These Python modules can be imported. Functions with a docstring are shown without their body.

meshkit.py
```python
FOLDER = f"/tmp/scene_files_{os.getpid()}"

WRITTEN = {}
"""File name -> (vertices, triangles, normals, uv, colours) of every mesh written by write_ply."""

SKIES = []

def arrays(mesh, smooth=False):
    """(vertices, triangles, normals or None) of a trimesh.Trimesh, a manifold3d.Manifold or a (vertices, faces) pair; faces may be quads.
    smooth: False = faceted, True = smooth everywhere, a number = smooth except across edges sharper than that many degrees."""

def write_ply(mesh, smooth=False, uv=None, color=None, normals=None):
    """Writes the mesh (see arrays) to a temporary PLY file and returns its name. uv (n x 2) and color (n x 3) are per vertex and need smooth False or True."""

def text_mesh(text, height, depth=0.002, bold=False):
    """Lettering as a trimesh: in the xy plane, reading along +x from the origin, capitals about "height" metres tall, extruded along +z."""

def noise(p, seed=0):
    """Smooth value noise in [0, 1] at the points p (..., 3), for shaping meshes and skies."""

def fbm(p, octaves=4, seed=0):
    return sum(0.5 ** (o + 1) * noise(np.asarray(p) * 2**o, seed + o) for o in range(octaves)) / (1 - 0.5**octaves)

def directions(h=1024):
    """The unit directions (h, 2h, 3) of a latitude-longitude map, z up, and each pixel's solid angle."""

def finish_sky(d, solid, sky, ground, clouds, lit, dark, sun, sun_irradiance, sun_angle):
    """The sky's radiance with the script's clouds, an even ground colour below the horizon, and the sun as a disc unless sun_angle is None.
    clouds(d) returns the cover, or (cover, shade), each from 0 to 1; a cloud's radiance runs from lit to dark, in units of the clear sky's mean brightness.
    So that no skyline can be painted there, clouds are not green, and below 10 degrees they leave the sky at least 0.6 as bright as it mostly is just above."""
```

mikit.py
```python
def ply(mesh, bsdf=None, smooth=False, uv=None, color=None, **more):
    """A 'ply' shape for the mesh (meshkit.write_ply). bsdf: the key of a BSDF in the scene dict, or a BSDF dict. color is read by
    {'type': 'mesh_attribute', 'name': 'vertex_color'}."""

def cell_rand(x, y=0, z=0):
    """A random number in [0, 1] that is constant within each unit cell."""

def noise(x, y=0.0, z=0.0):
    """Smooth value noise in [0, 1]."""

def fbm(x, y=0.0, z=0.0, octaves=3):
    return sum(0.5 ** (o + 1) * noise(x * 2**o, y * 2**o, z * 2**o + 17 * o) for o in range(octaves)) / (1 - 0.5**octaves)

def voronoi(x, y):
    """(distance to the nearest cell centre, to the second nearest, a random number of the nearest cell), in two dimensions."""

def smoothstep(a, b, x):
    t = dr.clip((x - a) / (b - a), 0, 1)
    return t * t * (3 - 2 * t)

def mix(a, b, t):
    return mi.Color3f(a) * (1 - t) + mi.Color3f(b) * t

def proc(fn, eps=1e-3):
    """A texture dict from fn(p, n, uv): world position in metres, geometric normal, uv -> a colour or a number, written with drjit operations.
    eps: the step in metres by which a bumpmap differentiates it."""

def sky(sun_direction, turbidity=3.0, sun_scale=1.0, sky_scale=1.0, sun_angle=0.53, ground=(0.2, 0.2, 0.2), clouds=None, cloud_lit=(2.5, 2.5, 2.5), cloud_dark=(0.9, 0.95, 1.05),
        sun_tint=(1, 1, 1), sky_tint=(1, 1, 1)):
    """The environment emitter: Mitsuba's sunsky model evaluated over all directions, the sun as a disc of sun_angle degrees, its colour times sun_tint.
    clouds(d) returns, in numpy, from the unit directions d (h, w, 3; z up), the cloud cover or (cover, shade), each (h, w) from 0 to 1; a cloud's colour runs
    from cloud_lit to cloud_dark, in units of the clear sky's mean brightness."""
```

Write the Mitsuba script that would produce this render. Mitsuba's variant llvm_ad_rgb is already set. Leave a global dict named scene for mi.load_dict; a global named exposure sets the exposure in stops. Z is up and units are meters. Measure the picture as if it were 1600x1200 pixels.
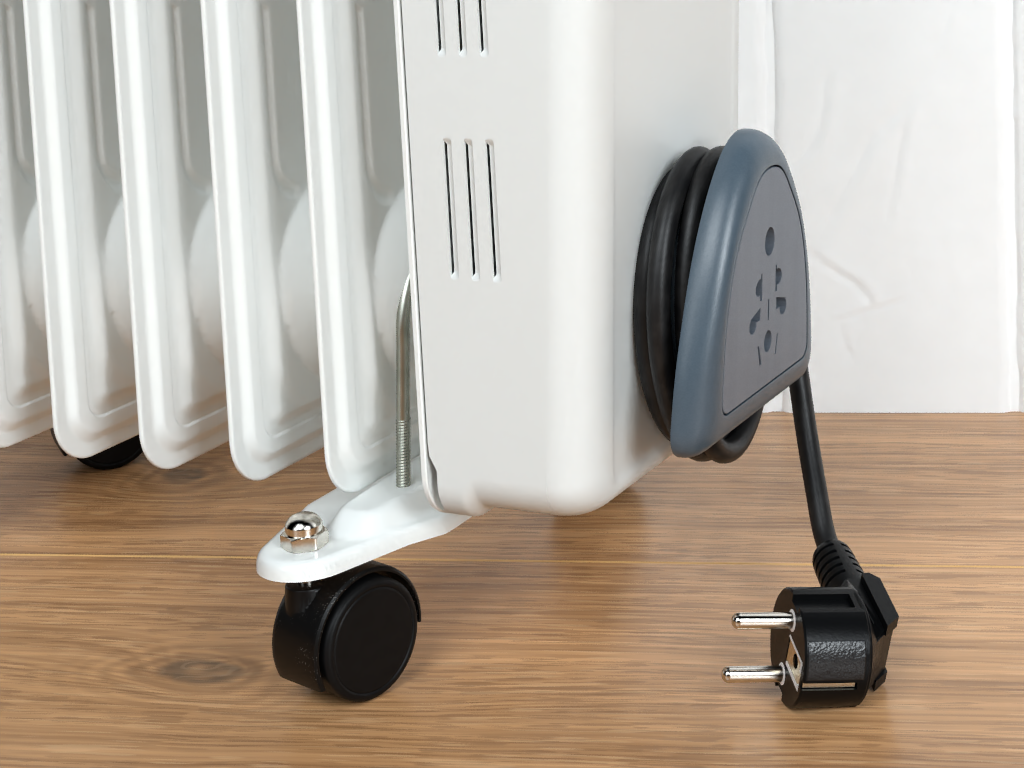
import math
import numpy as np
import trimesh
import manifold3d as m3
import drjit as dr
import mitsuba as mi
import mikit
import meshkit
from mikit import noise, fbm, smoothstep, mix, proc
from scipy.spatial import Delaunay
from scipy.interpolate import PchipInterpolator, CubicSpline

T = mi.ScalarTransform4f
scene, labels = {}, {}
MM = 0.001

# ------------------------------------------------------------------ camera, lamps, exposure
F_PX, YAW, PITCH, ROLL = 3037.249, 0.4384, 0.0615, 0.0498
CAM = np.array([375.819, -499.324, 276.748]) * MM
PPX, PPY = 1093.718, -128.305                       # the photograph is the lower part of a shifted frame
fwd = np.array([-math.sin(YAW) * math.cos(PITCH), math.cos(YAW) * math.cos(PITCH), -math.sin(PITCH)])
right = np.array([math.cos(YAW), math.sin(YAW), 0.0])
down = np.cross(fwd, right)
right, down = math.cos(ROLL) * right + math.sin(ROLL) * down, -math.sin(ROLL) * right + math.cos(ROLL) * down
cam_m = np.eye(4)
cam_m[:3, 0], cam_m[:3, 1], cam_m[:3, 2], cam_m[:3, 3] = -right, -down, fwd, CAM
scene['camera'] = {'type': 'perspective', 'fov': 2 * math.degrees(math.atan(800 / F_PX)), 'fov_axis': 'x',
                   'principal_point_offset_x': 0.5 - PPX / 1600, 'principal_point_offset_y': 0.5 - PPY / 1200,
                   'near_clip': 0.02, 'far_clip': 20.0, 'to_world': T(cam_m.tolist())}
exposure = 1.08


def softbox(key, pos, target, w, h, power, colour=(1, 1, 1), label=''):
    to = T().look_at(origin=[float(x) for x in pos], target=[float(x) for x in target], up=[0, 0.1, 1])
    scene[key + '__diffuser'] = {'type': 'rectangle', 'to_world': to @ T().scale([w / 2, h / 2, 1]),
                                 'bsdf': {'type': 'diffuse', 'reflectance': {'type': 'rgb', 'value': 0.7}},
                                 'emitter': {'type': 'area', 'radiance': {'type': 'rgb', 'value': [power * c for c in colour]}}}
    labels[key] = {'label': label, 'category': 'studio lamp'}


TINT = (0.925, 1.005, 1.055)
softbox('softbox', (0.15, -1.20, 1.12), (0.05, 0.05, 0.05), 0.8, 0.65, 4.4, TINT, 'large white softbox hanging high in front of the radiator')
softbox('softbox_001', (1.32, -0.76, 0.72), (0.1, 0.0, 0.1), 0.5, 0.7, 8.2, TINT, 'tall white softbox standing to the right of the camera')
softbox('softbox_002', (-0.50, -1.8, 0.80), (0.0, 0.0, 0.15), 0.45, 0.7, 2.2, TINT, 'added white fill softbox to the left of the camera')  # fill lamp added in place of an even ambient light

# ------------------------------------------------------------------ helpers
def add(key, mesh, bsdf, smooth=35, label=None, to_world=None, **more):
    v, f = (np.asarray(mesh.vertices), np.asarray(mesh.faces)) if hasattr(mesh, 'vertices') else mesh
    d = mikit.ply(trimesh.Trimesh(np.asarray(v) * MM, f, process=False), bsdf, smooth=smooth, **more)
    if to_world is not None:
        d['to_world'] = to_world
    scene[key] = d
    if label:
        labels[key] = {'label': label}
    return d


def number(i):
    return '' if i == 0 else '_%03d' % i


def loft(rings, cap0=True, cap1=True, closed=True, wrap=False):
    """Rings (k, n, 3) joined by quads; the ends closed by fans. Orientation is mended at the end."""
    R = np.asarray(rings, float)
    k, n = R.shape[:2]
    v = R.reshape(-1, 3)
    i, j = np.meshgrid(np.arange(k if wrap else k - 1), np.arange(n), indexing='ij')
    a, b = i * n + j, i * n + (j + 1) % n
    i2 = (i + 1) % k
    c, d = i2 * n + (j + 1) % n, i2 * n + j
    f = [np.stack([a, b, c], -1).reshape(-1, 3), np.stack([a, c, d], -1).reshape(-1, 3)]
    if not wrap:
        for on, ring, flip in ((cap0, 0, True), (cap1, k - 1, False)):
            if on:
                v = np.vstack([v, R[ring].mean(0)])
                o = len(v) - 1
                jj = np.arange(n)
                t = np.stack([ring * n + jj, ring * n + (jj + 1) % n, np.full(n, o)], -1)
                f.append(t[:, ::-1] if flip else t)
    m = trimesh.Trimesh(v, np.vstack(f), process=False)
    if m.volume < 0:
        m.invert()
    return m


def rrect(y0, y1, z0, z1, r, nc=10, ns=(14, 40)):
    """Rounded rectangle outline, counter-clockwise, fixed point count; ns = points per horizontal / vertical side."""
    r = max(min(r, (y1 - y0) / 2 - 1e-3, (z1 - z0) / 2 - 1e-3), 0.05)
    out = []
    def side(p, q, n):
        out.extend([(p[0] + (q[0] - p[0]) * t, p[1] + (q[1] - p[1]) * t) for t in np.linspace(0, 1, n, endpoint=False)])
    def arc(cy, cz, a):
        out.extend([(cy + r * math.cos(a + t), cz + r * math.sin(a + t)) for t in np.linspace(0, math.pi / 2, nc, endpoint=False)])
    side((y0 + r, z0), (y1 - r, z0), ns[0]); arc(y1 - r, z0 + r, -math.pi / 2)
    side((y1, z0 + r), (y1, z1 - r), ns[1]); arc(y1 - r, z1 - r, 0)
    side((y1 - r, z1), (y0 + r, z1), ns[0]); arc(y0 + r, z1 - r, math.pi / 2)
    side((y0, z1 - r), (y0, z0 + r), ns[1]); arc(y0 + r, z0 + r, math.pi)
    return np.array(out)


def tube(path, r, sides=20, caps=True):
    """A tube along a polyline by parallel transport; r a number or one per point."""
    p = np.asarray(path, float)
    t = np.gradient(p, axis=0)
    t /= np.linalg.norm(t, axis=1, keepdims=True)
    a = np.cross(t[0], [0.31, 0.2, 0.93])
    a /= np.linalg.norm(a)
    r = np.broadcast_to(r, (len(p),))
    ang = np.arange(sides) * 2 * math.pi / sides
    rings = []
    for k in range(len(p)):
        a = a - t[k] * (a @ t[k])
        a /= np.linalg.norm(a)
        b = np.cross(t[k], a)
        rings.append(p[k] + r[k] * (np.cos(ang)[:, None] * a + np.sin(ang)[:, None] * b))
    return loft(rings, caps, caps)


def lathe(profile, axis_o, axis_d, sides=64, up=(0.1, 0.2, 0.97)):
    """profile: (radius, height) pairs from one end to the other; closed at both ends by fans."""
    d = np.asarray(axis_d, float) / np.linalg.norm(axis_d)
    a = np.cross(d, up); a /= np.linalg.norm(a); b = np.cross(d, a)
    ang = np.arange(sides) * 2 * math.pi / sides
    o = np.asarray(axis_o, float)
    return loft([o + d * h + max(r, 1e-3) * (np.cos(ang)[:, None] * a + np.sin(ang)[:, None] * b) for r, h in profile])


def manifold(m):
    t = trimesh.Trimesh(m.vertices, m.faces, process=True)
    return m3.Manifold(m3.Mesh(vert_properties=np.asarray(t.vertices, np.float32), tri_verts=np.asarray(t.faces, np.uint32)))


def unman(M):
    q = M.to_mesh()
    return trimesh.Trimesh(np.asarray(q.vert_properties)[:, :3].astype(float), np.asarray(q.tri_verts), process=False)


def ss(a, b, x):
    t = np.clip((np.asarray(x, float) - a) / (b - a), 0, 1)
    return t * t * (3 - 2 * t)


def rgb(*c):
    return {'type': 'rgb', 'value': list(c)}


# ------------------------------------------------------------------ materials
def bsdf(key, inner, bump=None, scale=1.0, eps=2e-4):
    if bump is not None:
        inner = {'type': 'bumpmap', 'arbitrary': dict(proc(bump, eps)), 'scale': scale, 'bsdf': inner}
    scene[key] = {'type': 'twosided', 'bsdf': inner}


bsdf('enamel', {'type': 'roughplastic', 'distribution': 'ggx', 'alpha': 0.035, 'int_ior': 1.5, 'nonlinear': False,
                'diffuse_reflectance': rgb(0.785, 0.802, 0.785)},
     lambda p, n, uv: 3.0e-5 * noise(p.x * 160, p.y * 160, p.z * 160) + 0.8e-5 * noise(p.x * 800, p.y * 800, p.z * 800))
bsdf('enamel_flat', {'type': 'roughplastic', 'distribution': 'ggx', 'alpha': 0.14, 'int_ior': 1.5, 'nonlinear': False,
                     'diffuse_reflectance': rgb(0.770, 0.790, 0.775)},
     lambda p, n, uv: 2.0e-5 * noise(p.x * 420, p.y * 420, p.z * 420))


def slate_speck(p, n, uv):
    g = noise(p.x * 2600, p.y * 2600, p.z * 2600)
    s = fbm(p.x * 60, p.y * 420, p.z * 25)
    return mix((0.044, 0.067, 0.090), (0.062, 0.088, 0.113), dr.clip(0.55 * g + 0.5 * s, 0, 1))


bsdf('slate_plastic', {'type': 'principled', 'base_color': dict(proc(slate_speck)), 'roughness': 0.33, 'specular': 0.5},
     lambda p, n, uv: 2.0e-5 * noise(p.x * 1700, p.y * 1700, p.z * 1700) + 1.2e-5 * noise(p.x * 3300, p.y * 3300, p.z * 3300), eps=1e-4)
def plate_speck(p, n, uv):
    g = noise(p.x * 2600, p.y * 2600, p.z * 2600)
    s = fbm(p.x * 60, p.y * 300, p.z * 18)
    return mix((0.090, 0.108, 0.136), (0.130, 0.148, 0.176), dr.clip(0.5 * g + 0.55 * s, 0, 1))


bsdf('slate_face', {'type': 'principled', 'base_color': dict(proc(plate_speck)), 'roughness': 0.42, 'specular': 0.45},
     lambda p, n, uv: 2.2e-5 * noise(p.x * 1700, p.y * 1700, p.z * 1700), eps=1e-4)
bsdf('black_rubber', {'type': 'principled', 'base_color': dict(proc(lambda p, n, uv: mix((0.004, 0.004, 0.0045), (0.011, 0.0105, 0.0105),
     smoothstep(0.35, 0.8, fbm(p.x * 180, p.y * 180, p.z * 180))))), 'roughness': 0.42, 'specular': 0.3},
     lambda p, n, uv: 3e-5 * noise(p.x * 900, p.y * 900, p.z * 900), eps=1e-4)


def dusty_black(p, n, uv):
    speck = smoothstep(0.76, 0.88, noise(p.x * 2300, p.y * 2300, p.z * 2300)) * smoothstep(0.50, 0.68, fbm(p.x * 110, p.y * 110, p.z * 110))
    return mix((0.0022, 0.0022, 0.0024), (0.10, 0.095, 0.085), speck * 0.8)


bsdf('caster_black', {'type': 'principled', 'base_color': dict(proc(dusty_black)), 'roughness': 0.36, 'specular': 0.22},
     lambda p, n, uv: 2e-5 * noise(p.x * 1200, p.y * 1200, p.z * 1200), eps=1e-4)
bsdf('wheel_black', {'type': 'principled', 'base_color': dict(proc(lambda p, n, uv: mix((0.0022, 0.0022, 0.0025), (0.0045, 0.0045, 0.0048), fbm(p.x * 300, p.y * 300, p.z * 300)))),
                     'roughness': 0.45, 'specular': 0.14},
     lambda p, n, uv: 2e-5 * noise(p.x * 1800, p.y * 1800, p.z * 1800), eps=1e-4)
bsdf('plug_smooth', {'type': 'principled', 'base_color': rgb(0.0028, 0.003, 0.0034), 'roughness': 0.32, 'specular': 0.11},
     lambda p, n, uv: 2e-5 * noise(p.x * 1400, p.y * 1400, p.z * 1400), eps=1e-4)
bsdf('plug_grain', {'type': 'principled', 'base_color': rgb(0.006, 0.0064, 0.0075), 'roughness': 0.28, 'specular': 0.38})
bsdf('chrome', {'type': 'roughconductor', 'material': 'none', 'specular_reflectance': rgb(0.72, 0.68, 0.62), 'alpha': 0.07})
bsdf('zinc', {'type': 'roughconductor', 'material': 'none', 'specular_reflectance': dict(proc(lambda p, n, uv: mix((0.30, 0.31, 0.265), (0.52, 0.52, 0.46),
     fbm(p.x * 400, p.y * 400, p.z * 150)))), 'alpha': 0.17})
bsdf('brass_plate', {'type': 'roughconductor', 'material': 'none', 'specular_reflectance': rgb(0.66, 0.60, 0.48), 'alpha': 0.16})
bsdf('pale_plastic', {'type': 'principled', 'base_color': rgb(0.52, 0.50, 0.50), 'roughness': 0.4})

TH = math.radians(16.128)
CU, SU = math.cos(TH), math.sin(TH)                  # planks and wall run along this direction
KNOTS = [(-46.5, 0.5, 16.5, 10.5, 1.0), (-131.0, 181.0, 15.0, 12.0, 0.95), (330.0, 60.0, 14.0, 8.0, 0.9), (-330.0, -150.0, 15.0, 9.0, 0.9)]


def wood_fields(p):
    u = (p.x * CU + p.y * SU) * 1000
    v = (-p.x * SU + p.y * CU) * 1000
    row = dr.floor((v - 95.3 + 1900.0) / 190.0)
    w = v + 10.0 * (fbm(u * 0.006, v * 0.012, row * 7.3) - 0.5) + 3.0 * (noise(u * 0.03, v * 0.05, row * 3.1) - 0.5)
    # nested tongues near the front, where the cut runs out of the heart of the log
    g = w + 15.0 * dr.exp(-dr.square((u - 22.0) / 62.0) - dr.square((w + 14.0) / 17.0)) + 9.0 * dr.exp(-dr.square((u - 205.0) / 30.0) - dr.square((w - 182.0) / 12.0))
    halo = mi.Float(0.0)
    knot = mi.Float(0.0)
    for ku, kv, ru, rv, s in KNOTS:
        x, y = (u - ku), (v - kv)
        x = x + 9.0 * (noise(u * 0.05, v * 0.09, 3.0) - 0.5)
        y = y + 5.0 * (noise(u * 0.045, v * 0.11, 9.0) - 0.5) + 0.10 * x
        r2 = dr.square(x / ru) + dr.square(y / rv)
        g = g + 20.0 * s * dr.exp(-r2 * 0.42) + 14.0 * s * dr.exp(-r2 * 0.085)
        knot = dr.maximum(knot, s * dr.exp(-r2 * 0.8))
        halo = dr.maximum(halo, s * dr.exp(-r2 * 0.20) * (0.5 + 0.5 * dr.sin(dr.sqrt(r2) * 9.5 + 5.0 * noise(u * 0.04, v * 0.08, 6.0))))
    return u, v, row, g, knot, halo


def wood_colour(p, n, uv):
    u, v, row, g, knot, halo = wood_fields(p)
    broad = fbm(u * 0.006, g * 0.045, row * 5.0)
    ring = noise(g * 0.26, row * 4.0 + u * 0.002)
    late = 0.5 + 0.5 * dr.sin(g * 1.55 + 7.0 * noise(g * 0.16, u * 0.004, row))
    late = late * late * (0.35 + 0.65 * smoothstep(0.3, 0.7, noise(u * 0.012, g * 0.12, 8.0)))
    fine = fbm(u * 0.026, v * 0.55 + g * 0.28, row)
    t = dr.clip(0.30 + 0.60 * (broad - 0.4) + 0.40 * ring - 0.20 * late + 0.42 * (fine - 0.45), 0, 1)
    c = mix((0.225, 0.101, 0.037), (0.665, 0.365, 0.170), t)
    pa = noise(u * 0.065, v * 0.80 + g * 0.28, row * 2.0)
    pb = noise(u * 0.115 + 31.0, v * 1.25 + g * 0.4, row * 6.0)
    pore = dr.maximum(smoothstep(0.66, 0.78, pa), 0.85 * smoothstep(0.66, 0.78, pb)) * smoothstep(0.20, 0.62, noise(u * 0.012, g * 0.22, 5.0))
    c = mix(c, (0.150, 0.066, 0.027), 0.40 * pore)
    fleck = smoothstep(0.68, 0.84, noise(u * 0.060 + 40.0, v * 0.75 + g * 0.25, row * 9.0))
    c = mix(c, (0.74, 0.48, 0.27), 0.24 * fleck)
    c = mix(c, (0.120, 0.056, 0.024), 0.50 * halo)
    kd = smoothstep(0.40, 0.80, knot + 0.35 * (fbm(u * 0.10, v * 0.2, 1.0) - 0.5))
    c = mix(c, (0.070, 0.047, 0.032), 0.72 * kd * (0.45 + 0.6 * noise(u * 0.2, v * 0.3)))
    crack = (1 - smoothstep(0.02, 0.07, dr.abs(noise(u * 0.12, v * 0.2, 4.0) - 0.5))) * smoothstep(0.5, 0.8, knot)
    c = mix(c, (0.30, 0.20, 0.12), 0.35 * crack)
    c = mix(c, (0.20, 0.095, 0.040), 0.30 * smoothstep(0.02, 0.35, knot) * (1 - kd))
    edge = dr.abs((v - 95.3) / 190.0 - dr.round((v - 95.3) / 190.0)) * 190.0
    return mix(c, (0.66, 0.40, 0.15), 0.85 * (1 - smoothstep(0.65, 1.15, edge + 0.4 * (noise(u * 0.05, row) - 0.5))))


def wood_bump(p, n, uv):
    u, v, row, g, knot, halo = wood_fields(p)
    return -3.0e-5 * smoothstep(0.62, 0.86, noise(u * 0.065, v * 0.80 + g * 0.28, row * 2.0)) + 1.2e-5 * noise(u * 0.03, v * 1.4, row)


bsdf('oak_laminate', {'type': 'principled', 'base_color': dict(proc(wood_colour)), 'roughness': dict(proc(lambda p, n, uv: 0.24 + 0.12 *
     fbm((p.x * CU + p.y * SU) * 20, (-p.x * SU + p.y * CU) * 600, 0.0))), 'specular': 0.5}, wood_bump, eps=2e-4)
bsdf('subfloor_grey', {'type': 'diffuse', 'reflectance': rgb(0.09, 0.07, 0.05)})
bsdf('wall_white', {'type': 'principled', 'base_color': dict(proc(lambda p, n, uv: mix((0.865, 0.880, 0.885), (0.895, 0.910, 0.915),
     fbm(p.x * 90, p.y * 90, p.z * 90)))), 'roughness': 0.55, 'specular': 0.4},
     lambda p, n, uv: 5e-5 * fbm(p.x * 350, p.y * 350, p.z * 350), eps=2e-4)


# ------------------------------------------------------------------ floor and wall
def uvz(u, v, z):
    u, v, z = np.broadcast_arrays(u, v, z)
    return np.stack([u * CU - v * SU, u * SU + v * CU, z], -1)


def plank(u0, u1, v0, v1, c=0.45):
    p = []
    for z, k in ((-8, 0), (-c, 0), (0, c)):
        p.append(uvz(np.array([u0 + k, u1 - k, u1 - k, u0 + k]), np.array([v0 + k, v0 + k, v1 - k, v1 - k]), float(z)))
    return loft(p, cap0=False)


base = uvz(np.array([-1500, 1700, 1700, -1500.]), np.array([-1500, -1500, 268, 268.]), -8.2)
add('floor', (base, np.array([[0, 1, 2], [0, 2, 3]])), 'subfloor_grey', smooth=False)
labels['floor'] = {'label': 'brown oak laminate floor of long planks', 'kind': 'structure'}
k = 0
for row in range(-7, 1):
    v0 = 95.3 + row * 190.0
    shift = (-420.0, -700.0, -250.0, -560.0)[row % 4]
    for j in range(-1, 2):
        u0 = shift + j * 1285.0
        if u0 > 1500 or u0 + 1285 < -1300:
            continue
        add('floor__plank' + number(k), plank(u0 + 0.1, u0 + 1284.9, v0 + 0.14, min(v0 + 189.86, 268.4)), 'oak_laminate', smooth=False)
        k += 1

WV = 268.77
CREASES = [  # (points (s, z) on the wall in mm, depth mm, width mm)
    ([(138, 156), (137.3, 150.4), (135.1, 135.2), (133.4, 128.1), (130.2, 121.8), (123.2, 113.3), (117, 107)], 1.1, 3.0),
    ([(180, 150), (174.3, 142.8), (167.7, 133.9), (157.4, 124.7), (151.9, 114.8), (143.5, 100.0), (137.3, 88.6), (131.9, 77.1), (128, 68)], 1.0, 3.4),
    ([(172.5, 138), (171.8, 131.5), (169.1, 120.1), (165.3, 99.6), (162.9, 88.7), (160, 78)], 0.7, 2.4),
    ([(127, 73), (131.3, 69.9), (139.0, 63.7), (147.3, 58.7), (153.3, 52.0), (156, 46)], 1.0, 2.4),
    ([(136, 41), (141.7, 42.2), (155.3, 46.2), (166.9, 49.8), (174, 53)], 0.55, 1.8),
    ([(140, 44), (141.3, 38.4), (142.6, 29.7), (147.2, 23.9), (150.3, 28.2)], 0.5, 2.2),
    ([(194, 184), (192.0, 177.7), (188.8, 169.3), (184, 160)], 0.4, 2.0),
    ([(186, 82), (188, 66), (192, 52), (199, 40)], 0.35, 2.6),
    ([(172, 86), (171, 70), (174, 58), (180, 48)], 0.4, 3.0)]


def relief(s, z, seed=0):
    P = np.stack([s, z], -1)
    h = 0.9 * (meshkit.fbm(np.stack([s / 38, z / 52, s * 0 + seed], -1), 3, 5 + seed) - 0.5) + 0.3 * (meshkit.fbm(np.stack([s / 11, z / 17, s * 0 + seed], -1), 3, 9) - 0.5)
    h += 0.10 * (meshkit.fbm(np.stack([s / 2.4, z / 3.0, s * 0], -1), 2, 3) - 0.5)
    if seed == 0:
        for pts, depth, wid in CREASES:
            q = np.array(pts, float)
            best = np.full(s.shape, 1e9); side = np.zeros(s.shape); along = np.zeros(s.shape)
            for i in range(len(q) - 1):
                d = q[i + 1] - q[i]; L = np.linalg.norm(d); d /= L
                r = P - q[i]
                t = np.clip(r @ d, 0, L)
                e = r - t[..., None] * d
                dist = np.linalg.norm(e, axis=-1)
                sg = np.sign(d[0] * r[..., 1] - d[1] * r[..., 0])
                on = dist < best
                best = np.where(on, dist, best); side = np.where(on, sg, side); along = np.where(on, (i + t / L) / (len(q) - 1), along)
            fade = np.clip(np.sin(np.pi * np.clip(along, 0, 1)), 0, 1) ** 0.6
            x = best * side / (wid * 1.5)
            h += 0.46 * depth * fade * (-np.exp(-x * x * 3.0) + 0.8 * np.exp(-(x - 1.1) ** 2 * 1.4))
    return h


def wall_piece(s0, s1, z0, z1, tilt, proud, step, seed, r=7.0, deep=6.0):
    """One moulded brick: rounded outline, rounded shoulder, uneven face, standing out of the wall."""
    ns, nz = max(int((s1 - s0) / step), 6), max(int((z1 - z0) / step), 6)
    S, Z = np.meshgrid(np.linspace(s0, s1, ns), np.linspace(z0, z1, nz))
    cs, cz, hs, hz = (s0 + s1) / 2, (z0 + z1) / 2, (s1 - s0) / 2, (z1 - z0) / 2
    qx, qz = np.abs(S - cs) - (hs - r), np.abs(Z - cz) - (hz - r)
    sd = np.hypot(np.maximum(qx, 0), np.maximum(qz, 0)) + np.minimum(np.maximum(qx, qz), 0) - r       # negative inside
    sd = sd + 1.2 * (meshkit.noise(np.stack([S / 14, Z / 14, S * 0 + seed], -1), 2) - 0.5)
    t = np.clip(-sd / deep, 0, 1)
    H = -1.0 + (proud + 1.0) * np.sqrt(1 - (1 - t) ** 2) + relief(S, Z, seed) * t
    H = np.where(sd > 0.2, -1.5, H)
    Ss = S + tilt * Z
    v = uvz(Ss, WV - H, Z).reshape(-1, 3)
    i, j = np.meshgrid(np.arange(nz - 1), np.arange(ns - 1), indexing='ij')
    a = i * ns + j
    f = np.vstack([np.stack([a, a + 1, a + ns + 1], -1).reshape(-1, 3), np.stack([a, a + ns + 1, a + ns], -1).reshape(-1, 3)])
    return trimesh.Trimesh(v, f, process=False)


def wall_back():
    S, Z = np.meshgrid(np.linspace(-1500, 1700, 200), np.linspace(-9, 1500, 110))
    ns, nz = 200, 110
    H = 0.35 * (meshkit.fbm(np.stack([S / 40, Z / 40, S * 0], -1), 3, 2) - 0.5)
    v = uvz(S, WV - H, Z).reshape(-1, 3)
    i, j = np.meshgrid(np.arange(nz - 1), np.arange(ns - 1), indexing='ij')
    a = i * ns + j
    return trimesh.Trimesh(v, np.vstack([np.stack([a, a + 1, a + ns + 1], -1).reshape(-1, 3), np.stack([a, a + ns + 1, a + ns], -1).reshape(-1, 3)]), process=False)


add('wall', wall_back(), 'wall_white', smooth=True)
labels['wall'] = {'label': 'white wall of moulded plaster bricks behind the radiator', 'category': 'wall'}
TILT = 0.022
bricks = [(113.5, 216.0, -14.0, 262.0, 2.6, 0.8, 0), (-2.0 - 55, 111.0, -14.0, 230.0, 2.6, 2.2, 51)]
for c in range(5):
    bricks += [(218.5, 330.0, 1.0 + c * 58.5 + 5.5 - 57 + 57 * 0, 57.0 + c * 58.5, 3.0, 1.6, 11 + c)]
    bricks += [(334.0, 446.0, 6.0 + c * 58.5, 57.0 + c * 58.5, 3.0, 2.5, 31 + c)]
    if c < 4:
        bricks += [(-172.0, -61.0, 6.0 + c * 66, 66.0 + c * 66, 3.0, 2.5, 71 + c), (-290.0, -176.0, 6.0 + c * 66, 66.0 + c * 66, 3.0, 2.5, 91 + c)]
for k, (s0, s1, z0, z1, pr, st, sd) in enumerate(bricks):
    add('wall__brick' + number(k), wall_piece(s0, s1, z0, z1, TILT, pr, st, sd), 'wall_white', smooth=True)

# ------------------------------------------------------------------ the radiator: fins
W, ZB, ZT, RC, PITCH_X = 120.0, 55.5, 575.0, 17.0, 38.0
labels['oil_radiator'] = {'label': 'white enamelled oil filled radiator on black twin wheel castors', 'category': 'radiator'}
prof = PchipInterpolator([0, 0.4, 1.0, 4.6, 5.4, 6.2, 8.4, 9.2, 13.2, 13.5, 13.8, 14.15, 14.5, 16.5, 20.4, 21.1, 22.0, 400],
                         [0.45, 0.80, 0.95, 1.00, 1.12, 1.55, 3.10, 3.35, 3.45, 3.35, 2.85, 2.75, 2.85, 3.15, 5.00, 5.22, 5.25, 5.25])


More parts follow.
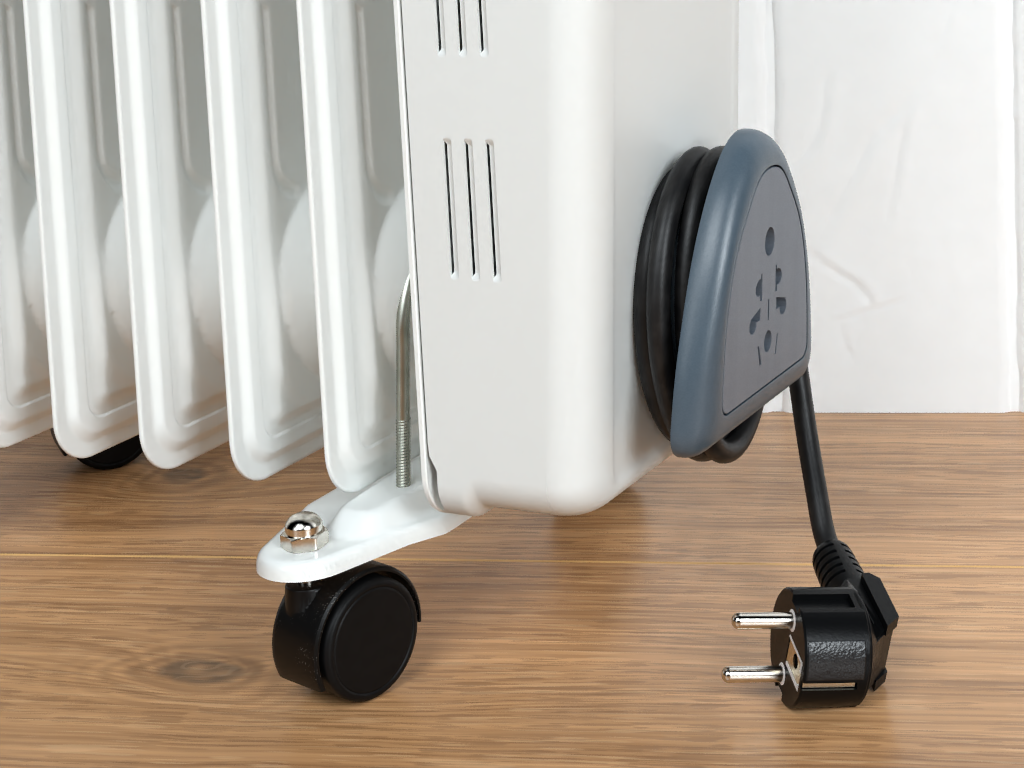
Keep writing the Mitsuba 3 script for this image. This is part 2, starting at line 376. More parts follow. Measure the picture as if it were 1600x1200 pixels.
def fin_mesh():
    ds = [0, .2, .4, .7, 1.0, 1.6, 3.0, 4.6, 5.0, 5.4, 5.8, 6.2, 7.0, 7.8, 8.4, 8.8, 9.2, 10.5, 12.2, 12.9, 13.2, 13.4, 13.65, 13.9, 14.15, 14.4, 14.65, 14.9, 15.4, 16, 17, 18, 19, 20, 20.6, 21.2, 22, 23]
    pts, dd = [], []
    for d in ds:
        pts.append(rrect(d, W - d, ZB + d, ZT - d, RC - d * 0.72, nc=16, ns=(44, 110))); dd.append(np.full(len(pts[-1]), float(d)))
    outer = len(pts[0])
    y1, z1 = np.meshgrid(np.arange(24.2, W - 24, 0.8), np.arange(ZB + 24.4, 212, 1.0))
    y2, z2 = np.meshgrid(np.arange(24.2, W - 24, 0.8), np.arange(214, ZT - 24, 9.0))
    inner = np.r_[np.c_[y1.ravel(), z1.ravel()], np.c_[y2.ravel(), z2.ravel()]]
    pts.append(inner); dd.append(np.full(len(inner), 30.0))
    P, D = np.vstack(pts), np.concatenate(dd)
    last = (len(ds) - 1) * outer
    tri = Delaunay(P[last:], qhull_options='QJ Qbb Qc').simplices + last
    ii, jj = np.meshgrid(np.arange(len(ds) - 1), np.arange(outer), indexing='ij')
    qa, qb = ii * outer + jj, ii * outer + (jj + 1) % outer
    tri = np.vstack([tri, np.stack([qa, qb, qb + outer], -1).reshape(-1, 3), np.stack([qa, qb + outer, qa + outer], -1).reshape(-1, 3)])
    y, z = P[:, 0], P[:, 1]
    h = prof(D)
    inside = ss(22.5, 27, D)
    # pressed groove beside the oil channel, its lower end curling inwards
    ang = np.linspace(math.pi, math.pi * 1.42, 10)
    way = np.vstack([[[25.2, (ZB + ZT) / 2]], np.c_[39.2 + 14.0 * np.cos(ang), 163.0 + 14.0 * np.sin(ang)]])
    ym, zm = 60 - np.abs(y - 60), np.where(z > (ZB + ZT) / 2, ZB + ZT - z, z)
    dist, along = np.full(len(y), 1e9), np.zeros(len(y))
    for k in range(len(way) - 1):
        d = way[k + 1] - way[k]; L = np.hypot(*d); d = d / L
        tt = np.clip((ym - way[k, 0]) * d[0] + (zm - way[k, 1]) * d[1], 0, L)
        e = np.hypot(ym - way[k, 0] - tt * d[0], zm - way[k, 1] - tt * d[1])
        along = np.where(e < dist, k + tt / L, along); dist = np.minimum(dist, e)
    wide = 1.25 + 0.9 * np.clip((along - 4) / 5.0, 0, 1)
    chan = -1.15 * np.exp(-(dist / wide) ** 4) + 0.55 * ss(-1, 3, ym - 25.2) * ss(150, 158, zm)
    r = np.minimum(np.hypot(y - 60, z - 116), np.hypot(y - 60, z - (ZT - 62)))
    ring = 1.5 * ss(51, 45, r) * ss(16, 21.5, D) * ss(138, 112, np.where(z > (ZB + ZT) / 2, ZB + ZT - z, z))
    dome = 13.5 * np.clip(1 - (np.clip(r - 6.0, 0, None) / 31.5) ** 2.2, 0, 1) ** 0.80
    h = h + ring + chan * ss(20.5, 22.5, D) + dome * ss(19, 24, D)
    n = len(P)
    v = np.vstack([np.c_[h, P], np.c_[-h, P]])
    c = np.cross(np.c_[P[tri[:, 1]] - P[tri[:, 0]], np.zeros(len(tri))], np.c_[P[tri[:, 2]] - P[tri[:, 0]], np.zeros(len(tri))])[:, 2]
    tri = tri[np.abs(c) > 1e-7]; c = c[np.abs(c) > 1e-7]
    tri = np.where((c > 0)[:, None], tri, tri[:, ::-1])
    j = np.arange(outer); k2 = (j + 1) % outer
    rim = np.vstack([np.stack([j, j + n, k2], -1), np.stack([k2, j + n, k2 + n], -1)])
    return trimesh.Trimesh(v, np.vstack([tri, tri[:, ::-1] + n, rim]), process=False)


fin_d = None
for i in range(8):
    tw = T().translate([-PITCH_X * i * MM, 0, 0])
    key = 'oil_radiator__fin' + number(i)
    if fin_d is None:
        fin_d = add(key, fin_mesh(), 'enamel', smooth=True)
    else:
        scene[key] = {**fin_d, 'to_world': tw}
add('oil_radiator__pipe', lathe([(11, 0), (11, 22)], (18.0, 60, 118), (1, 0, 0), 40), 'enamel')
add('oil_radiator__pipe_001', lathe([(11, 0), (11, 22)], (18.0, 60, ZT - 62), (1, 0, 0), 40), 'enamel')

# ------------------------------------------------------------------ control cabinet at the end
CZT = 575.0
NS = (20, 110)


def outline(x, y0, y1, z0, r, inset=0.0, kz=1.0):
    q = rrect(y0 + inset, y1 - inset, z0 + inset * kz, CZT - inset, max(r - inset * 0.5, 3.0), nc=12, ns=NS)
    return np.c_[np.full(len(q), x), q]


def back_sheet():
    rings = [outline(36.2, -0.6, 120.6, 53.2, 17, 0.5), outline(36.5, -0.6, 120.6, 53.2, 17, 0.05), outline(37.9, -0.6, 120.6, 53.2, 17, 0), outline(38.3, -0.6, 120.6, 53.2, 17, 0.35), outline(38.35, -0.6, 120.6, 53.2, 17, 3.0)]
    return loft(rings)


add('oil_radiator__back_sheet', back_sheet(), 'enamel', label='white sheet metal back plate with a dark gap beside the cabinet')

def x_end(z):
    return 97.0 + 0.062 * (z - 90.0)


def cabinet():
    rings = []
    zb = lambda x: 54.4 + 3.8 * float(ss(49.5, 55.5, x))
    for x, ins in ((39.35, 1.2), (39.1, 0.5), (39.1, 0.0), (39.6, -0.0)):
        rings.append(outline(x, 0, W, zb(40), 13, ins))
    for x in (41, 43, 45, 47, 48.5, 49.5, 50.3, 51, 51.7, 52.4, 53, 53.7, 54.5, 55.3, 56.5, 59, 64, 70, 76, 81):
        rings.append(outline(x, 0, W, zb(x), 13, 0))
    for k, ring in enumerate(rings):                                  # the lower front edge springs away from the back sheet
        z = ring[:, 2]
        lift = ss(54.5, 60.0, z) * ss(77.5, 72.0, z)
        fade = np.clip((44.0 - ring[:, 0]) / 4.0, 0, 1)
        ring[:, 0] += 2.7 * lift * fade
    r = 15.0
    body = []
    for a in np.linspace(0, 90, 16):
        a = math.radians(a)
        q = outline(0, 0, W, 58.2, 13, r * (1 - math.cos(a)), 0.5)
        q[:, 0] = x_end(q[:, 2]) - r + r * math.sin(a)
        body.append(q)
    for d, dx in ((15.5, -0.03), (15.9, -0.25), (16.4, -0.62), (17.0, -0.72), (18.5, -0.75)):
        q = outline(0, 0, W, 58.2, 13, d, 0.5 + (d - 15.0) * 0.12)
        q[:, 0] = x_end(q[:, 2]) + dx
        body.append(q)
    return loft(rings + body)


cab = manifold(cabinet())
rings = []
for x, ins in ((38.0, 1.7), (43.5, 1.1), (80.0, 1.1), (84.0, 8.0)):
    rings.append(outline(x, 0, W, 62.0, 14, ins))
cab = cab - manifold(loft(rings))
slots = []
for z0, z1 in ((134.3, 175.8), (203.3, 244.8), (272.3, 313.8), (341.3, 382.8), (410.3, 451.8), (479.3, 520.8)):
    for x in (51.0, 58.55, 66.1):
        slots.append((x, z0, z1))
VW = 3.15


def slot_outline(grow, z0, z1):
    e = 1.5 + grow
    a = np.linspace(0, math.pi, 15)
    return np.r_[np.c_[VW / 2 + (VW / 2 + grow) * np.cos(a), z1 + e * np.sin(a)], np.c_[VW / 2 - (VW / 2 + grow) * np.cos(a), z0 - e * np.sin(a)]]


for x, z0, z1 in slots:
    q = slot_outline(0.0, z0, z1)
    cab = cab - manifold(loft([np.c_[q[:, 0] + x, np.full(len(q), y), q[:, 1]] for y in (-2.0, 4.0)]))
add('oil_radiator__cabinet', unman(cab), 'enamel_flat', smooth=32, label='white control cabinet at the end of the radiator')


def vent_mesh(z0, z1):
    """A strip pressed inwards: level with the face along its right edge and ends, deepest and cut open at its left edge."""
    zs = np.r_[np.linspace(z0 - 1.62, z0 + 1.6, 12), np.linspace(z0 + 3, z1 - 3, 10), np.linspace(z1 - 1.6, z1 + 1.62, 12)]
    us = np.r_[0, 0.04, np.linspace(0.1, 0.8, 8), np.linspace(0.84, 1.0, 8)]
    rings = []
    for z in zs:
        d = max(z0 - z, z - z1, 0.0) / 1.62
        half = (VW / 2 + 0.06) * math.sqrt(max(1 - d * d, 0.0)) + 0.002
        xl, xr = VW / 2 - half, VW / 2 + half
        e = float(ss(z0 - 1.6, z0 + 1.4, z) * ss(z1 + 1.6, z1 - 1.4, z))
        cutaway = 0.78 * float(ss(z0 - 0.4, z0 + 1.0, z) * ss(z1 + 0.4, z1 - 1.0, z))
        xl = xl + cutaway
        x = xl + (xr - xl) * us
        dep = 1.35 * e * np.clip(1 - us ** 5, 0, 1) * (0.72 + 0.28 * (1 - us)) * (1 if cutaway > 0.01 else 1)
        front = np.c_[x, dep - 0.012, np.full(len(us), z)]
        back = np.c_[x[::-1], dep[::-1] + 0.45, np.full(len(us), z)]
        rings.append(np.vstack([front, back]))
    return loft(rings)


for k, (x, z0, z1) in enumerate(slots):
    m = vent_mesh(z0, z1)
    m.apply_translation([x, 0, 0])
    add('oil_radiator__cabinet__vent' + number(k), m, 'enamel_flat', smooth=40)

# ------------------------------------------------------------------ foot brackets, U bolt, castors
WB = 149.0


def bracket(x0, W=WB):
    tip, r = -17.0, 15.5
    from shapely.geometry import Point, Polygon
    from shapely.ops import unary_union
    disc = Point(3.0, tip).buffer(r, 48).union(Point(3.0, W - tip).buffer(r, 48))
    mid = Polygon([(-20.5, 14), (-20.5, W - 14), (30.5, W - 20), (30.5, 20)])
    poly = unary_union([disc, mid]).convex_hull
    ds = [0, 0.12, .35, .8, 1.4, 2.2, 3.0, 4, 5.5, 7.5, 10]
    pts, dd = [], []
    for d in ds:
        q = poly.buffer(-d, 32).exterior
        n = 300
        pts.append(np.array([q.interpolate(t, normalized=True).coords[0] for t in np.linspace(0, 1, n, endpoint=False)])); dd.append(np.full(n, d))
    gx, gy = np.meshgrid(np.arange(-22, 32, 1.0), np.arange(-34, W + 34, 1.0))
    g = np.c_[gx.ravel(), gy.ravel()]
    inner = poly.buffer(-10.8)
    from shapely import contains_xy
    g = g[contains_xy(inner, g[:, 0], g[:, 1])]
    P = np.vstack(pts + [g]); D = np.r_[np.concatenate(dd), np.full(len(g), 12.0)]
    tri = Delaunay(P, qhull_options='QJ Qbb Qc').simplices
    zt = PchipInterpolator([0, .12, .35, .8, 1.4, 2.2, 3.2, 30], [44.6, 46.6, 47.7, 48.7, 49.4, 49.8, 50, 50])(D)
    yy = np.minimum(P[:, 1], W - P[:, 1])
    cx, hw = 11.0, 8.6 + 0.06 * np.clip(yy, 0, 30)
    sd = np.hypot(np.maximum(np.abs(P[:, 0] - cx) - hw + 5, 0), np.maximum(4 - yy, 0) * 0.62) - 5
    ridge = 6.3 * ss(3.6, -2.2, sd)
    dish = -1.0 * ss(3, 10, D) * ss(2, -8, yy) * ss(15, 9, np.hypot(P[:, 0] - 3, yy - tip))
    z = zt + ridge * ss(0.8, 6, D) + dish * 0.0
    z -= 1.6 * ss(0, 26, yy) * ss(5, 28, P[:, 0]) * ss(11, 3, D)
    n = len(P)
    zb = np.where(D == 0, 44.4, z - 1.6)
    zb[:300] = 44.4
    v = np.vstack([np.c_[P, z], np.c_[P, np.minimum(zb, z - 0.05)]])
    a = P[tri]
    c = (a[:, 1, 0] - a[:, 0, 0]) * (a[:, 2, 1] - a[:, 0, 1]) - (a[:, 1, 1] - a[:, 0, 1]) * (a[:, 2, 0] - a[:, 0, 0])
    tri = tri[np.abs(c) > 1e-7]; c = c[np.abs(c) > 1e-7]
    tri = np.where((c > 0)[:, None], tri, tri[:, ::-1])
    j = np.arange(300); k2 = (j + 1) % 300
    # ring 0 runs either way: choose the order that faces out
    m = trimesh.Trimesh(v, np.vstack([tri, tri[:, ::-1] + n, np.stack([j, j + n, k2], -1), np.stack([k2, j + n, k2 + n], -1)]), process=False)
    m.apply_translation([x0, 0, 0])
    return m


front_b = manifold(bracket(0))
front_b = unman(front_b - manifold(lathe([(3.0, 40), (3.0, 80)], (12.5, 22.5, 0), (0, 0, 1), 40))) if front_b.num_tri() else bracket(0)
add('oil_radiator__foot_bracket', front_b, 'enamel', smooth=45, label='white pressed steel foot bracket under the cabinet')
add('oil_radiator__foot_bracket_001', bracket(-233, 118.0), 'enamel', smooth=45)


def threaded(path_o, z0, z1, pitch, r):
    n = int((z1 - z0) / pitch * 14)
    rings = []
    ang = np.arange(28) * 2 * math.pi / 28
    for k in range(n):
        z = z0 + (z1 - z0) * k / (n - 1)
        ph = (z / pitch - ang / (2 * math.pi)) % 1.0
        rr = r * (0.86 + 0.14 * np.abs(2 * ph - 1) * 1.0)
        c = path_o(z)
        rings.append(np.c_[c[0] + rr * np.cos(ang), c[1] + rr * np.sin(ang), np.full(28, z)])
    return loft(rings)


RX = 13.2
rod_c = lambda z: np.array([RX, 22.8 + (z - 55) * 0.10])
for k, sgn in enumerate((1, -1)):
    pass
path = []
for z in np.linspace(76, 104, 16):
    path.append([RX, rod_c(z)[1], z])
y0 = rod_c(104)[1]
R = 60 - y0
for a in np.linspace(0, math.pi, 40)[1:]:
    path.append([RX, 60 - R * math.cos(a), 104 + R * math.sin(a)])
for z in np.linspace(104, 58, 20)[1:]:
    path.append([RX, 120 - rod_c(z)[1], z])
add('oil_radiator__u_bolt', tube(path, 2.2, 28), 'zinc', label='zinc plated U bolt rod rising from the foot bracket')
add('oil_radiator__u_bolt__thread', threaded(rod_c, 55.0, 78.0, 0.95, 2.5), 'zinc', smooth=False)
STEM = np.array([2.6, -17.0])


def hex_nut(o, af=13.0, h=4.6):
    """Chamfered hexagon with a domed cap on it."""
    ang = np.arange(96) * 2 * math.pi / 96 + 0.13
    ph = ((ang + 0.42) % (math.pi / 3)) - math.pi / 6
    hexr = af / 2 / np.cos(ph)
    rings = []
    corner = af / 2 / math.cos(math.pi / 6)
    for z in np.linspace(0, h, 24):
        top = np.clip((h - z), 0, None)
        cone = af / 2 * 0.985 + top * 1.75
        cone2 = af / 2 * 0.985 + z * 1.75
        r = np.minimum(hexr, np.minimum(cone, cone2))
        rings.append(np.c_[o[0] + r * np.cos(ang), o[1] + r * np.sin(ang), np.full(96, o[2] + z)])
    return loft(rings)


def castor(prefix, sx, sy, wdir, nut=True, lab=False, off=3.5):
    """Twin wheel castor: stem at (sx, sy), wheel axis along wdir, trail at right angles."""
    w = np.array([wdir[0], wdir[1], 0.0]); w /= np.linalg.norm(w)
    t = np.array([-w[1], w[0], 0.0])
    G = 1.05
    c = np.array([sx, sy, 0]) + t * 12.0 + w * off + np.array([0, 0, 18.0 * G])
    for k, s in enumerate((1, -1)):
        prof_w = [(15.9, 2.2), (17.6, 2.7), (18.0, 3.6), (18.0, 10.2), (17.9, 10.9), (17.5, 11.6), (16.9, 12.0), (16.1, 12.15), (15.7, 12.05), (15.35, 11.75), (15.0, 12.0), (14.6, 12.12), (8, 12.2)]
        add(prefix + '__wheel' + number(k), lathe([(r * G, h * G) for r, h in prof_w], c, w * s, 96), 'wheel_black', smooth=28, label='black castor wheel with a plain round face' if lab and k == 0 else None)
    # hood: an arched shell over both wheels, open at the rear and below
    hood = []
    a0, a1 = math.radians(-6), math.radians(206)
    for a in np.linspace(a0, a1, 60):
        e = math.cos(a) * t + math.sin(a) * np.array([0, 0, 1.0])
        th_ = 1.8
        o = 21.2
        q = []
        for h, r in ((-9.9, o - th_), (-10.3, o - th_ + 0.2), (-10.3, o - 1.0), (-9.6, o - 0.25), (-8, o), (-3, o), (3, o), (8, o), (9.6, o - 0.25), (10.3, o - 1.0), (10.3, o - th_ + 0.2), (9.9, o - th_), (0, o - th_)):
            q.append(c + e * r + w * h)
        hood.append([c + (x - c) * G for x in q])
    shell = manifold(loft(hood))
    core = manifold(lathe([(17.8, -2.0), (17.8, 2.0)], c, w, 72))
    socket = manifold(lathe([(7.5, 0), (7.3, 14), (6.9, 20.2), (6.4, 20.9), (3.6, 21.0)], (sx, sy, 17.5), (0, 0, 1), 48))
    cut = manifold(lathe([(20.1, -30.0), (20.1, -2.1)], c, w, 72)) + manifold(lathe([(20.1, 2.1), (20.1, 30.0)], c, w, 72))
    body = shell + core + (socket - cut)
    add(prefix + '__housing', unman(body), 'caster_black', smooth=38, label='dusty black plastic castor housing' if lab else None)
    add(prefix + '__stem', lathe([(3.3, 0), (3.3, 17)], (sx, sy, 32.0), (0, 0, 1), 32), 'chrome')
    if nut:
        add(prefix + '__nut', hex_nut((sx, sy, 49.9)), 'chrome', smooth=25)
        add(prefix + '__nut_cap', lathe([(5.75, 0), (5.8, 2.3), (5.75, 2.6), (5.5, 3.2), (4.9, 4.1), (4.0, 4.9), (2.8, 5.5), (1.4, 5.85), (0.3, 5.95)], (sx, sy, 54.3), (0, 0, 1), 64), 'chrome', smooth=45)


castor('oil_radiator__castor', 2.6, -17.0, (0.97, -0.25), True, True)
castor('oil_radiator__castor_001', 2.6, WB + 17.0, (1.0, 0.0), True, False, -3.0)
castor('oil_radiator__castor_002', -231.0, 133.0, (0.80, -0.60), True, False, 0.0)
castor('oil_radiator__castor_003', -231.0, -17.0, (0.80, -0.60), True)

# ------------------------------------------------------------------ cord holder on the cabinet end
def f_plane(z):
    return 130.0 + 0.075 * (z - 103.0)


def resample(q, n):
    q = np.vstack([q, q[:1]])
    s = np.r_[0, np.cumsum(np.linalg.norm(np.diff(q, axis=0), axis=1))]
    t = np.linspace(0, s[-1], n, endpoint=False)
    return np.c_[np.interp(t, s, q[:, 0]), np.interp(t, s, q[:, 1])]


def sym(halves, bottom, rcorner, n=240):
    """Closed outline symmetric about y = 60 from (half width, z) pairs, top to bottom, with rounded lower corners."""
    h = np.array(halves, float)
    s = np.r_[0, np.cumsum(np.linalg.norm(np.diff(h, axis=0), axis=1))]
    cs = CubicSpline(s, h, bc_type=((1, (1.0, 0.0)), 'natural'))
    side = cs(np.linspace(0, s[-1], 90))
    hw, zl = side[-1]
    ang = np.linspace(0, math.pi / 2, 14)[1:]
    cor = np.c_[hw - rcorner + rcorner * np.cos(ang), bottom + rcorner - rcorner * np.sin(ang)]
    right_ = np.vstack([side, cor])
    left_ = right_[::-1].copy(); left_[:, 0] *= -1
    q = np.vstack([right_, [[0, bottom]], left_[:-1]])
    q[:, 0] += 60
    return resample(q, n)


inset = sym([(0, 159.6), (7.5, 158.2), (16.5, 150.0), (23.5, 141.0), (30.0, 127.0), (33.2, 113.0), (34.6, 99.0), (34.9, 93.0)], 88.2, 4.5)
rim = sym([(0, 171.0), (8.5, 169.0), (18.0, 161.5), (26.0, 151.0), (33.5, 137.0), (40.0, 119.0), (44.8, 101.0), (47.0, 86.0)], 77.2, 8.0)


def holder_ring(k, dx, base=None):
    q = (inset * (1 - k) + rim * k) if base is None else base
    return np.c_[f_plane(q[:, 1]) + dx, q]


def shrink(q, k):
    return (q - [60, 118]) * k + [60, 118]


rings = [holder_ring(0, -11.5, shrink(rim, 0.93)), holder_ring(0.985, -11.6), holder_ring(1.0, -11.0)]
for a in np.linspace(0, 90, 16):
    a = math.radians(a)
    rings.append(holder_ring(0.055 + 0.945 * math.cos(a) ** 0.92, -9.8 + 9.8 * math.sin(a)))
rings += [holder_ring(0.012, -0.05), holder_ring(0.0, -0.65), holder_ring(0, -0.7, shrink(inset, 0.988)), holder_ring(0, -0.1, shrink(inset, 0.984)), holder_ring(0, 0.0, shrink(inset, 0.975)), holder_ring(0, 0.0, shrink(inset, 0.5))]
hold = manifold(loft(rings[:-6] + [holder_ring(0.0, -0.1)])) - m3.Manifold.extrude(m3.CrossSection([inset[:, :].tolist()] if np.sum(np.roll(inset[:, 0], -1) * inset[:, 1] - inset[:, 0] * np.roll(inset[:, 1], -1)) < 0 else [inset[::-1].tolist()], m3.FillRule.NonZero), 30.0).transform(np.array([[0, 0.075, 1.0, 130.0 - 0.075 * 103.0 - 20.0], [1, 0, 0, 0], [0, 1, 0, 0]], float))
face = manifold(loft([holder_ring(0, -4.4, shrink(inset, 0.985)), holder_ring(0, -0.45, shrink(inset, 0.985)), holder_ring(0, -0.12, shrink(inset, 0.980)), holder_ring(0, 0.0, shrink(inset, 0.970)), holder_ring(0, 0.0, shrink(inset, 0.5))]))


shade_plate = manifold(loft([holder_ring(0, -10.4, shrink(inset, 0.975)), holder_ring(0, -8.6, shrink(inset, 0.975))]))  # black plate added behind the holes so they look deep and dark


def hole(poly, depth=5.0):
    cs = m3.CrossSection([np.asarray(poly, float)[:, :2].tolist()], m3.FillRule.NonZero)
    e = m3.Manifold.extrude(cs, 12.0)                       # x = y_world, y = z_world, z = depth axis
    M = np.array([[0, 0.075, 1.0, 0], [1, 0, 0, 0], [0, 1, 0, 0]], float)
    M[0, 3] = 130.0 - 0.075 * 103.0 - depth
    return e.transform(M)


def ell(cy, cz, ry, rz, n=40, a0=0, a1=2 * math.pi):
    t = np.linspace(a0, a1, n, endpoint=abs(a1 - a0) < 6)
    return np.c_[cy + ry * np.cos(t), cz + rz * np.sin(t)]


def mirror(q):
    q = np.asarray(q, float).copy(); q[:, 0] = 120 - q[:, 0]
    return q[::-1]


up_l = np.array([(54.6, 126.4), (53.6, 126.2), (53.4, 124.8), (52.2, 124.9), (50.6, 124.2), (49.4, 122.8), (49.3, 121.2), (50.4, 119.9), (52.0, 119.4), (53.0, 119.6), (53.1, 117.6), (54.6, 117.6)])[::-1]
mid_l = np.array([(53.6, 115.6), (48.4, 114.2), (46.0, 113.6), (45.0, 112.0), (44.9, 110.2), (46.0, 108.9), (47.8, 108.4), (49.6, 109.0), (50.5, 110.4), (50.6, 111.6), (53.4, 111.4)])[::-1]
mid_l = mid_l if np.sum(np.roll(mid_l[:, 0], -1) * mid_l[:, 1] - mid_l[:, 0] * np.roll(mid_l[:, 1], -1)) < 0 else mid_l[::-1]
for q in (ell(60, 135.3, 3.9, 4.6), ell(60.1, 102.9, 3.1, 3.5), up_l, mirror(up_l), mid_l, mirror(mid_l),
          [(59.6, 109.7), (60.6, 109.7), (60.6, 116.5), (59.6, 116.5)], [(53.8, 96.6), (55.2, 96.8), (53.0, 103.4), (51.8, 103.2)], [(66.2, 96.8), (67.0, 96.8), (68.5, 103.2), (67.6, 103.2)]):
    q = np.asarray(q, float)
    if np.sum(np.roll(q[:, 0], -1) * q[:, 1] - q[:, 0] * np.roll(q[:, 1], -1)) > 0:
        q = q[::-1]
    face = face - hole(q)
add('oil_radiator__cord_holder', unman(hold), 'slate_plastic', smooth=30, label='slate blue plastic cord holder')
add('oil_radiator__cord_holder__face_plate', unman(face), 'slate_face', smooth=30, label='grey face plate with socket shaped holes')
add('oil_radiator__cord_holder__added_shade_plate', unman(shade_plate), 'plug_smooth', smooth=30)  # its black colour stands in for the shade inside the holes
core = np.c_[61 + 21 * np.cos(np.arange(60) * math.pi / 30), 114 + 31 * np.sin(np.arange(60) * math.pi / 30)]
add('oil_radiator__cord_spool', loft([np.c_[np.full(60, 94.0), core], np.c_[np.full(60, 112.0), core]]), 'slate_plastic')

# ------------------------------------------------------------------ power cord and plug
labels['power_cord'] = {'label': 'black rubber power cord wound round the slate holder, its plug on the floor', 'category': 'power cord'}
ctrl = []
for k, (x, xn, a, b, cz, dy) in enumerate(((101.3, 108.6, 30.5, 42.5, 113.0, 0.5), (108.7, 114.6, 35.6, 47.2, 114.2, 0.0), (114.6, 114.0, 29.5, 47.5, 113.0, 1.5))):
    for j in range(16):
        ang = math.pi / 2 + j * 2 * math.pi / 16           # from the top over the left side down and up at the right
        ctrl.append((x + (xn - x) * float(ss(10, 16, j)), 61.5 + dy + a * math.cos(ang), cz + b * math.sin(ang) * (1 + 0.015 * math.sin(3 * ang + k))))
ctrl += [(113.5, 64.0, 159.5), (110.5, 84.0, 153.0), (110.5, 102.0, 140.0), (113.0, 114.0, 120.0)]
ctrl += [(113.6, 117.2, 95.5), (116.2, 115.2, 79.9), (120.0, 110.0, 65.9), (125.2, 102.6, 50.0), (130.2, 95.4, 37.6), (135.2, 88.9, 27.4), (137.6, 86.4, 25.2)]
ctrl = np.array(ctrl)
s = np.r_[0, np.cumsum(np.linalg.norm(np.diff(ctrl, axis=0), axis=1))]
cs = CubicSpline(s, ctrl)
cpath = cs(np.linspace(0, s[-1], 700))
add('power_cord__cord', tube(cpath, 3.75, 24), 'black_rubber', smooth=True)

PO = np.array([144.83, 29.70, 17.70])
PM = np.array([[-0.759, -0.270, 0.592], [-0.633, 0.100, -0.767], [0.148, -0.958, -0.247]])       # columns: along the pins, from pin to pin, towards the camera
PQ, _ = np.linalg.qr(PM)
PQ = PQ * np.sign(np.sum(PQ * PM, 0))


def plug_add(key, mesh, mat, smooth=30, label=None):
    m = mesh.copy() if hasattr(mesh, 'copy') else mesh
    v = np.asarray(m.vertices) @ PQ.T + PO
    add(key, trimesh.Trimesh(v, m.faces, process=False), mat, smooth, label)


def cyl_x(r, a0, a1, seg=96, ch=0.6):
    """Cylinder along the plug axis from a0 (rear) to a1 (face)."""
    return manifold(lathe([(r - ch, a0), (r, a0 + ch), (r, a1 - ch), (r - ch, a1)], (0, 0, 0), (1, 0, 0), seg))


def box(a0, a1, e0, e1, c0, c1):
    return m3.Manifold.cube([a1 - a0, e1 - e0, c1 - c0]).translate([a0, e0, c0])


body = cyl_x(17.3, -21, 0)
for sg in (-1, 1):                                                    # guide grooves above and below
    lo, hi = (-30, -14.2) if sg < 0 else (14.2, 30)
    body = body - box(-18, 3, lo, hi, -3.2, 3.4)
    body = body - box(-30, 3, -30 if sg < 0 else 16.4, -16.4 if sg < 0 else 30, -12, 12)
for sg in (-1, 1):                                                    # recesses of the earth clips
    body = body - box(-17.5, 3, -0.3, 2.3, 15.6 if sg > 0 else -30, 30 if sg > 0 else -15.4)
face_cut = box(-1.0, 3, -4.9, 4.5, 0.6, 14.4)
body = body - face_cut - manifold(lathe([(2.3, -9), (2.3, 4)], (0, -1.0, 8.0), (1, 0, 0), 36))
plug_add('power_cord__plug', unman(body), 'plug_smooth', 32, 'black angled mains plug with two round pins')
na, nf = 110, 90                                                     # a patch of moulded grain, its pimples real
av, fv = np.meshgrid(np.linspace(-19.3, -0.8, na), np.radians(np.linspace(-43.0, -3.6, nf)), indexing='ij')
grid = np.stack([av, 17.4 * np.sin(fv), 17.4 * np.cos(fv)], -1)
bump = 0.10 * meshkit.noise(grid * 2.0, 4) + 0.05 * meshkit.noise(grid * 3.6, 8)
rim_d = np.minimum(np.minimum(av + 19.3, -0.8 - av), np.minimum(fv - fv.min(), fv.max() - fv) * 17.4)
rad = 17.22 + (0.10 + bump) * ss(0, 0.35, rim_d)
gv = np.stack([av, rad * np.sin(fv), rad * np.cos(fv)], -1).reshape(-1, 3)
ii, jj = np.meshgrid(np.arange(na - 1), np.arange(nf - 1), indexing='ij')
qa = (ii * nf + jj).ravel()
gm = trimesh.Trimesh(gv, np.vstack([np.stack([qa, qa + nf, qa + nf + 1], -1), np.stack([qa, qa + nf + 1, qa + 1], -1)]), process=False)
if (gm.face_normals[:, 2] > 0).mean() < 0.5:
    gm.invert()
plug_add('power_cord__plug__grip_patch', gm, 'plug_grain', True, 'grained black patch on the side of the plug')
for k, e in enumerate((-9.5, 9.5)):
    plug_add('power_cord__plug__pin' + number(k), lathe([(2.4, -1), (2.4, 16.9), (2.3, 17.6), (2.0, 18.3), (1.4, 18.8), (0.6, 19.0)], (0, e, 0), (1, 0, 0), 40), 'chrome', 50)
    plug_add('power_cord__plug__pin_collar' + number(k), lathe([(3.3, -0.5), (3.3, 0.12), (3.0, 0.25)], (0, e, 0), (1, 0, 0), 40), 'pale_plastic', 30)
clip = m3.Manifold.cube([16.5, 2.2, 0.8]).translate([-17, -0.2, 15.4]) + m3.Manifold.cube([0.7, 9.0, 13.4]).translate([-0.95, -4.7, 0.8])
clip = clip - manifold(lathe([(2.2, -4), (2.2, 4)], (0, -1.0, 8.0), (1, 0, 0), 36))
plug_add('power_cord__plug__earth_clip', unman(clip), 'brass_plate', 30, 'metal earth contact with a round black hole')
fr = (box(-0.9, 0.15, -5.1, -4.2, 0.6, 13.8) + box(-0.9, 0.15, 3.7, 4.6, 1.6, 14.4) + box(-0.9, 0.15, -5.1, -1.6, 13.2, 14.2) + box(-0.9, 0.15, 2.6, 4.6, 13.6, 14.5))
plug_add('power_cord__plug__clip_frame', unman(fr), 'pale_plastic', 30)
plug_add('power_cord__plug__earth_clip_001', unman(m3.Manifold.cube([16.5, 2.2, 0.8]).translate([-17, -0.2, -16.2])), 'brass_plate', 30)

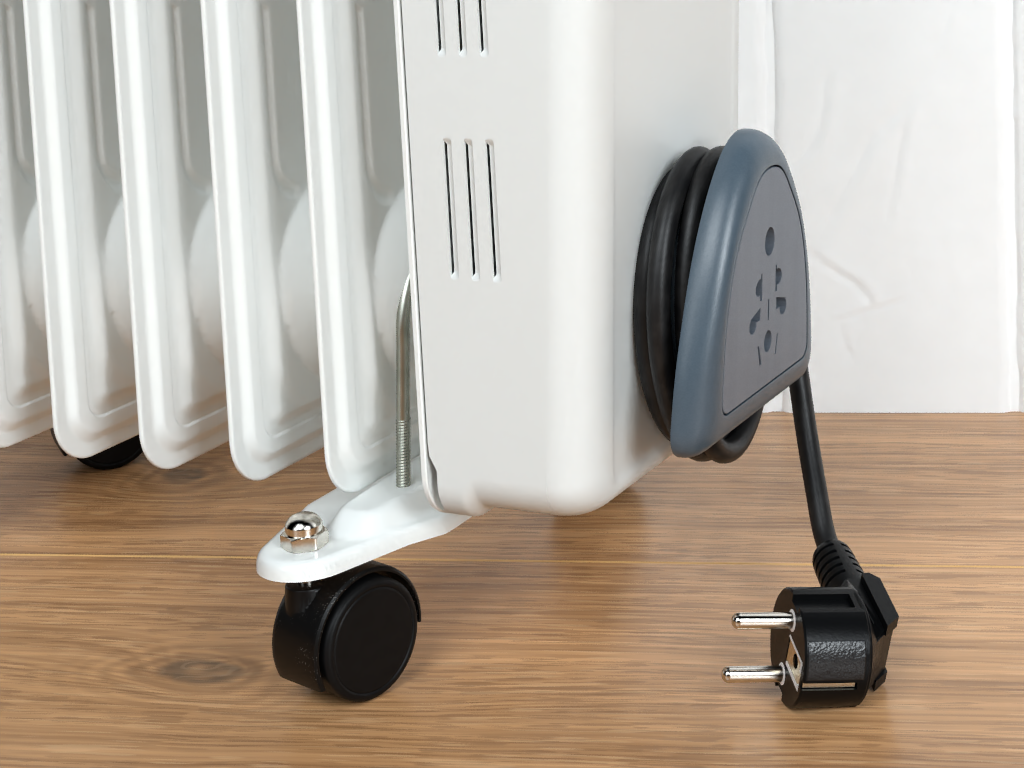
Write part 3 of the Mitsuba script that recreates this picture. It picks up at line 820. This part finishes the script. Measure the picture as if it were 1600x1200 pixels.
# the angled cap behind the body, with grip ledges, and the ribbed strain relief
capo = [(-19.0, 14.6), (-20.2, 14.6), (-23.4, 10.8), (-33.0, 0.8), (-33.4, -4.0), (-33.4, -17.0), (-31.0, -21.5), (-24.0, -21.5), (-19.4, -15.4)]
csn = m3.CrossSection([[list(q) for q in capo]], m3.FillRule.NonZero)
if csn.area() == 0:
    csn = m3.CrossSection([[list(q) for q in capo[::-1]]], m3.FillRule.NonZero)


def prism_e(cs_, e0, e1):
    e = m3.Manifold.extrude(cs_, e1 - e0)
    return e.transform(np.array([[1, 0, 0, 0], [0, 0, -1, e1], [0, 1, 0, 0]], float))


def capsec(off):
    return csn.offset(off, m3.JoinType.Round)


cap = prism_e(capsec(-0.5), -9.2, 9.2) + prism_e(capsec(0.0), -8.7, 8.7)
led = m3.CrossSection([[(-33.6, 1.6), (-33.8, -17.5), (-31.0, -20.5), (-28.4, -20.0), (-28.4, 6.2)]], m3.FillRule.NonZero)
if led.area() == 0:
    led = m3.CrossSection([[(-33.6, 1.6), (-28.4, 6.2), (-28.4, -20.0), (-31.0, -20.5), (-33.8, -17.5)]], m3.FillRule.NonZero)
cap = cap + prism_e(led, -11.8, -8) + prism_e(led, 8, 11.8)
shoulder = m3.Manifold.batch_hull([cyl_x(17.0, -21.5, -19.5, 72, 0.3) ^ box(-30, 0, -16.4, 16.4, -14, 20), prism_e(capsec(-0.3), -8.8, 8.8) ^ box(-24.5, -19, -20, 20, -30, 30)])
cap = cap + shoulder
neck = manifold(lathe([(7.9, 14), (7.8, 20), (7.4, 32), (7.0, 42), (6.7, 45.2), (6.1, 46.6), (4.8, 47.2), (3.4, 47.3)], (-28.2, 0, 0), (0, 0, -1), 64))
for k in range(5):
    z = 27.5 + k * 3.7
    ringcut = manifold(lathe([(20, z), (20, z + 1.35)], (-28.2, 0, 0), (0, 0, -1), 64)) - manifold(lathe([(6.15, z - 1), (6.15, z + 2.4)], (-28.2, 0, 0), (0, 0, -1), 64))
    for a in (38, 142, 218, 322):
        wed = m3.Manifold.cube([40, 9.2, 6], True).translate([20, 0, 0]).rotate([0, 0, a]).translate([-28.2, 0, -z - 0.7])
        neck = neck - (ringcut ^ wed)
plug_add('power_cord__plug__cap', unman(cap), 'plug_smooth', 30)
plug_add('power_cord__plug__strain_relief', unman(neck), 'plug_smooth', 32)
for k, (a, c0, c1) in enumerate(((-22.6, -7.5, 5.5), (-23.9, -8.5, 3.2), (-25.2, -9.5, 1.5))):
    plug_add('power_cord__plug__grip_rib' + number(k), unman(m3.Manifold.batch_hull([m3.Manifold.sphere(0.42, 12).translate([a, -9.25, c0]), m3.Manifold.sphere(0.42, 12).translate([a - 0.5, -9.25, c1])])), 'plug_smooth', 30)
